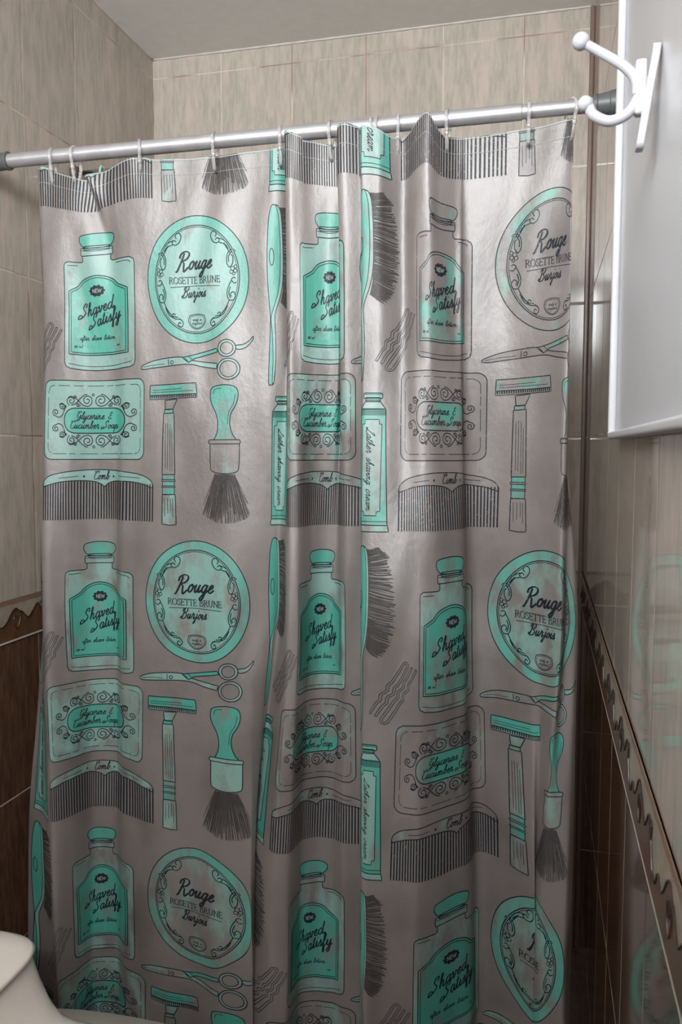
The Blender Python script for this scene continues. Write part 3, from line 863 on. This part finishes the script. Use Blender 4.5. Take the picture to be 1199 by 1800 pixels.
def draw_hairpins():
    F = fit(683, 868, -.046, .042, 690, 994, .288, .396)
    def pin(top, bottom, half, loop_first):
        a, c = np.array(top, float), np.array(bottom, float)
        d = (c - a) / np.linalg.norm(c - a); q = np.array([-d[1], d[0]]); L = np.linalg.norm(c - a)
        leg = lambda sgn: [a + d * L * t + q * (sgn * half + (5 * math.sin((t - .42) * 34) if .42 < t < .80 else 0)) for t in np.linspace(.07, 1, 26)]
        bend = [a + d * (L * .07 - half * math.sin(k) * 1.1) + q * half * math.cos(k) for k in np.linspace(.3, math.pi - .3, 6)]
        return leg(1)[::-1] + bend + leg(-1)
    A = pin((822, 692), (690, 950), 13, True)
    B = pin((726, 992), (860, 722), 13, True)
    for pth in (A, B):
        c = catmull(pth, 3)
        n = len(c); off = []
        for sgn in (1, -1):
            o = []
            for i in range(n):
                t = c[min(i + 1, n - 1)] - c[max(i - 1, 0)]
                t /= np.linalg.norm(t) + 1e-9
                o.append(c[i] + np.array((-t[1], t[0])) * 4.6 * sgn)
            off.append(o)
            stroke(F(o), .00075)
        stroke(F([off[0][0], off[1][0]]), .00075); stroke(F([off[0][-1], off[1][-1]]), .00075)

PRINTS = []
for fn in (draw_hairbrush, draw_hairpins, draw_bottle, draw_rouge, draw_scissors, draw_soap, draw_razor, draw_shaving_brush, draw_comb, draw_tube):
    PRINT_TRI = []
    fn()
    sizes = np.array([len(t[0]) for t in PRINT_TRI])
    PRINTS.append((np.concatenate([t[0] for t in PRINT_TRI]), np.repeat([t[1] for t in PRINT_TRI], sizes), sizes, np.array([t[2] for t in PRINT_TRI])))

def worn_glare(ci, ri, kind):
    """how far one printed motif is faded, by rubbing and by painted glare"""
    tab = {(0, 0): .10, (0, 1): .30, (0, 2): .42, (1, 0): .22, (1, 1): .34, (1, 2): .34, (2, 0): .95, (2, 1): .46, (2, 2): .36}  # high value for the upper right motifs paints window glare as fading
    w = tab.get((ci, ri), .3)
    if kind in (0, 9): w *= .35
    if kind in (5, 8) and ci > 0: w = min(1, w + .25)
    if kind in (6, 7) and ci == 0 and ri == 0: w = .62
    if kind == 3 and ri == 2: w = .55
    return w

verts, faces, fmat, wear_glare = [G.reshape(-1, 3)], [], [], [np.zeros(NV * NU)]
idx = np.arange(NV * NU).reshape(NV, NU)
quads = np.stack([idx[:-1, :-1], idx[1:, :-1], idx[1:, 1:], idx[:-1, 1:]], -1).reshape(-1, 4)
faces += quads.tolist(); fmat += [0] * len(quads)
base = NV * NU
for ri in range(-1, 4):
    for ci in range(-1, 3):
        for pi, (P, lay, sizes, mats) in enumerate(PRINTS):
            Q = P + np.array((ci * PU, ri * PV))
            u, v = Q[:, 0], Q[:, 1]
            if u.max() < U0 or u.min() > U1 or v.max() < 0 or v.min() > V1:
                continue
            starts = np.concatenate([[0], np.cumsum(sizes)[:-1]])
            inside = (u > U0 + .0005) & (u < U1 - .0005) & (v > -.004) & (v < V1 - .001)
            ok = np.logical_and.reduceat(inside, starts)
            pos = on_cloth(u, np.maximum(v, 0.0004), 0.00022 * lay)
            off = 0
            verts.append(pos); wear_glare.append(worn_glare(ci, max(ri, 0), pi) * np.repeat(np.array([1, .55, 1.15, .7, .8, 1, .5])[mats], sizes))
            for s, st, k, m_ in zip(sizes, starts, ok, mats):
                if k:
                    faces.append(list(range(base + st, base + st + s))); fmat.append(int(m_))
            base += len(pos)
# stitched hem line
hem = []
for v, w in ((.0285, .0006), (.0018, .0016)):
    for i in range(0, NU - 2):
        u_ = np.array([uu[i], uu[i + 1], uu[i + 1], uu[i]]); v_ = np.array([v, v, v + w, v + w])
        verts.append(on_cloth(u_, v_, np.full(4, .0011))); wear_glare.append(np.zeros(4))
        faces.append([base, base + 1, base + 2, base + 3]); fmat.append(6); base += 4
curtain = mesh_obj('shower_curtain', np.concatenate(verts), faces, VMATS, None, fmat, True)
at = curtain.data.attributes.new('wear_glare', 'FLOAT', 'POINT')
at.data.foreach_set('value', np.concatenate(wear_glare).astype(np.float32))
tag(curtain, 'frosted vinyl shower curtain printed with mint bottles, combs, razors and brushes', 'shower curtain')

# ------------------------------------------------------------------ shower rod
ROD_Z = EYE + 0.3865 * ROD_Y
rod = empty('shower_rod', (LEFT_X, ROD_Y, ROD_Z), 'brushed aluminium tension rod carrying the shower curtain from wall to wall', 'shower rod')
JOIN = 0.0015 + ray(917, 195)[0] * ROD_Y
def xtube(b, prof, n=32):
    b.loft([[(x, r * math.cos(2 * math.pi * a / n), r * math.sin(2 * math.pi * a / n)) for a in range(n)] for x, r in prof])
W = RIGHT_X - LEFT_X
J = JOIN - LEFT_X
b = MB(); xtube(b, [(0.03, .0128), (J - .001, .0128), (J, .0122)]); b.build('outer_tube', M['alu'], rod, smooth=False, bevel=.0004)
b = MB(); xtube(b, [(J - .02, .0113), (W - .03, .0113)]); b.build('inner_tube', M['alu'], rod, bevel=.0004)
def endcap(s):
    b = MB(); e = .038 if s > 0 else 0
    prof = [(0, .0205), (.004, .0205), (.006, .0195), (.011, .0195), (.012, .0180), (.030 + e, .0155), (.031 + e, .0168), (.036 + e, .0168), (.037 + e, .0130)]
    xtube(b, [(x if s > 0 else W - x, r) for x, r in prof])
    o = b.build('end_cap', M['grey_plastic'], rod, bevel=.0004)
    o['label'] = 'grey plastic end cap'
endcap(1); endcap(-1)

# ------------------------------------------------------------------ curtain rings
ring_px = [92, 133, 246, 378, 494, 584, 653, 668, 700, 788, 929, 1004]
ring_turn = [12, -4, 22, 6, 10, -6, 8, -14, 10, -4, 5, 26]
words = ['leftmost', 'second', 'third', 'fourth', 'fifth', 'sixth']
NAMES = ['clear plastic curtain ring nearest the left end cap of the rod', 'clear plastic curtain ring, second from left, beside the dip in the curtain hem',
         'clear plastic curtain ring, third from left, right of the dip in the hem', 'clear plastic curtain ring, fourth from left, above the grey shaving brush bristles',
         'clear plastic curtain ring, fifth from left, just left of the first standing pleat', 'clear plastic curtain ring, sixth from left, between the two middle pleats',
         'clear plastic curtain ring, left one of the close pair on the rod', 'clear plastic curtain ring, right one of the close pair on the rod',
         'clear plastic curtain ring, eighth and last before the tall right pleat, right of the pair', 'clear plastic curtain ring just right of the tall striped pleat',
         'clear plastic curtain ring at the joint of the two rod tubes', 'clear plastic curtain ring, rightmost, behind the tip of the white hook']
NAMES[8] = 'clear plastic curtain ring just left of the tall striped pleat'
loop = []
for i in range(13):
    t = math.radians(-38 + 256 * i / 12)
    loop.append((.0178 * math.cos(t), .0178 * math.sin(t)))
loop += [(-.0135, -.024), (-.0095, -.036), (-.004, -.045), (.003, -.046), (.0075, -.038), (.0105, -.026)]
loop = catmull(loop, 3, True)
first = None
for px, tw, lab in zip(ring_px, ring_turn, NAMES):
    x = ray(px, 230)[0] * ROD_Y
    if first is None:
        b = MB()
        b.tube([(0, -p[0], p[1]) for p in loop], .0029, 10, closed=True)
        b.ball((0, -.0112, -.0215), .0040); b.ball((0, .0118, -.0260), .0034)
        o = first = b.build('curtain_ring', M['clear'], smooth=True)
    else:
        o = first.copy(); sc.collection.objects.link(o)
    o.location = (x, ROD_Y, ROD_Z - .0045)
    o.rotation_euler = (0, 0, math.radians(tw))
    tag(o, lab, 'curtain ring', 'clear rings on the shower rod')

# ------------------------------------------------------------------ white panel and hook on the right wall
pan = empty('wall_panel', (RIGHT_X, 0.75, EYE + 0.012), 'glossy white framed panel fixed above the tiles on the right wall', 'wall panel')
PZ = 0.95; PY0, PY1 = -0.62, 0.435
b = MB(); b.box(-.008, 0, PY0, PY1, 0, PZ); b.build('board', M['white_paint'], pan, bevel=.002)
def rail(y0, y1, z0, z1):
    b = MB(); b.box(-.018, -.0075, y0, y1, z0, z1)
    b.build('frame_rail', M['white_paint'], pan, bevel=.0035, seg=4)
rail(PY1 - .012, PY1, 0, PZ); rail(PY0, PY0 + .012, 0, PZ); rail(PY0, PY1, 0, .010); rail(PY0, PY1, PZ - .010, PZ)

HX, HY, HZ = RIGHT_X - .008, 0.80, EYE + 0.318
hk = empty('coat_hook', (HX, HY, HZ), 'white enamelled double coat hook screwed to the white panel', 'hook')
b = MB()
rings = []
for t, w, x in ((-.052, .006, -.016), (-.049, .009, -.016), (-.038, .010, -.0145), (-.02, .0105, -.012), (.008, .0105, -.008), (.026, .010, -.005), (.035, .008, -.004), (.038, .005, -.004)):
    rings.append([(x - .004, -w, t), (x - .004, w, t), (x + .003, w, t), (x + .003, -w, t)])
b.loft(rings); b.build('back_plate', M['white_enamel'], hk, bevel=.0015)
b = MB(); b.box(-.022, -.0115, -.006, .006, -.022, .026); b.build('boss', M['white_enamel'], hk, bevel=.003)
up = catmull([(-.019, 0, -.004), (-.021, 0, .010), (-.031, 0, .022), (-.048, 0, .034), (-.066, 0, .046)], 6)
b = MB(); b.tube(up, [.0052 - .0012 * i / len(up) for i in range(len(up))], 14); b.ball(tuple(up[-1] + np.array((-.003, 0, .002))), .0078)
b.build('upper_prong', M['white_enamel'], hk, smooth=True)
lo = catmull([(-.019, 0, .004), (-.020, 0, -.009), (-.029, 0, -.020), (-.043, 0, -.024), (-.056, 0, -.018), (-.061, 0, -.010)], 6)
b = MB(); b.tube(lo, .0048, 14); b.ball(tuple(lo[-1] + np.array((-.003, 0, .003))), .0070)
b.build('lower_prong', M['white_enamel'], hk, smooth=True)

# ------------------------------------------------------------------ toilet at the left wall
TY = 1.145
def superell(cx, cy, hx, hy, z, e=3.2, n=48):
    out = []
    for i in range(n):
        t = 2 * math.pi * i / n
        c, s = math.cos(t), math.sin(t)
        out.append((cx + hx * abs(c) ** (2 / e) * (1 if c > 0 else -1), cy + hy * abs(s) ** (2 / e) * (1 if s > 0 else -1), z))
    return out
wc = empty('toilet', (LEFT_X, TY, 0), 'cream one piece toilet with domed cistern lid in the lower left corner', 'toilet')
TOP = EYE - 0.886
def sect(z, xmax, hy, e=3.2):
    return superell((.012 + xmax) / 2, 0, (xmax - .012) / 2, hy, z, e)
TF = .196
b = MB()
b.loft([sect(.0, .52, .115, 2.4), sect(.10, .52, .115, 2.4), sect(.22, .58, .13, 2.4), sect(.34, .66, .175, 2.3), sect(TOP - .195, .68, 0.123, 2.3),
        sect(TOP - .164, .66, 0.122, 2.4), sect(TOP - .154, TF + .15, 0.121, 2.6), sect(TOP - .146, TF + .105, 0.119), sect(TOP - .134, TF + .072, 0.118), sect(TOP - .108, TF + .046, 0.118), sect(TOP - .065, TF + .022, 0.118), sect(TOP - .030, TF + .008, 0.118), sect(TOP - .0165, TF + .004, 0.117)])
b.build('body', M['porcelain'], wc, smooth=True)
b = MB()
b.loft([sect(TOP - .0175, TF - .003, 0.114), sect(TOP - .0135, TF - .003, 0.114)]); b.build('lid_gap', M['seam'], wc)
b = MB()
b.loft([sect(TOP - .014, TF + .006, 0.119), sect(TOP - .011, TF + .012, 0.122), sect(TOP - .006, TF + .006, 0.118), sect(TOP + .003, TF - .022, 0.104), sect(TOP + .009, TF - .06, 0.080), sect(TOP + .0125, TF - .11, 0.050, 2.6), sect(TOP + .013, .06, 0.015, 2)])
b.build('cistern_lid', M['porcelain'], wc, smooth=True)

# ------------------------------------------------------------------ chrome rail behind the slack of the hem
RY = 1.74
rz = EYE + ray(158, 303)[2] * RY
rl = empty('wall_rail', (LEFT_X, RY, rz), 'short chrome rail on the left wall, seen through the dip in the hem', 'rail')
b = MB(); b.loft([[(x, r * math.cos(2 * math.pi * a / 24), r * math.sin(2 * math.pi * a / 24)) for a in range(24)] for x, r in ((0, .017), (.008, .017), (.016, .013), (.017, .007))])
o = b.build('wall_mount', M['dark_plastic'], rl, bevel=.001); o['label'] = 'dark round wall mount'
b = MB(); b.tube([(.012, 0, 0), (.20, 0, 0)], .0055, 16); b.ball((.203, 0, 0), .009); b.build('bar', M['chrome'], rl, smooth=True)
hx = ray(180, 300)[0] * RY
b = MB()
b.tube(catmull([(0, .009, -.030), (0, .0092, .0), (0, .004, .0088), (0, -.004, .0088), (0, -.0090, .0), (0, -.010, -.03), (0, -.014, -.045), (0, -.024, -.045)], 5), .0026, 10)
o = b.build('rail_hook', M['mint_plastic'], smooth=True)
o.location = (hx, RY, rz)
tag(o, 'pale mint plastic hook hanging over the short chrome rail', 'hook')
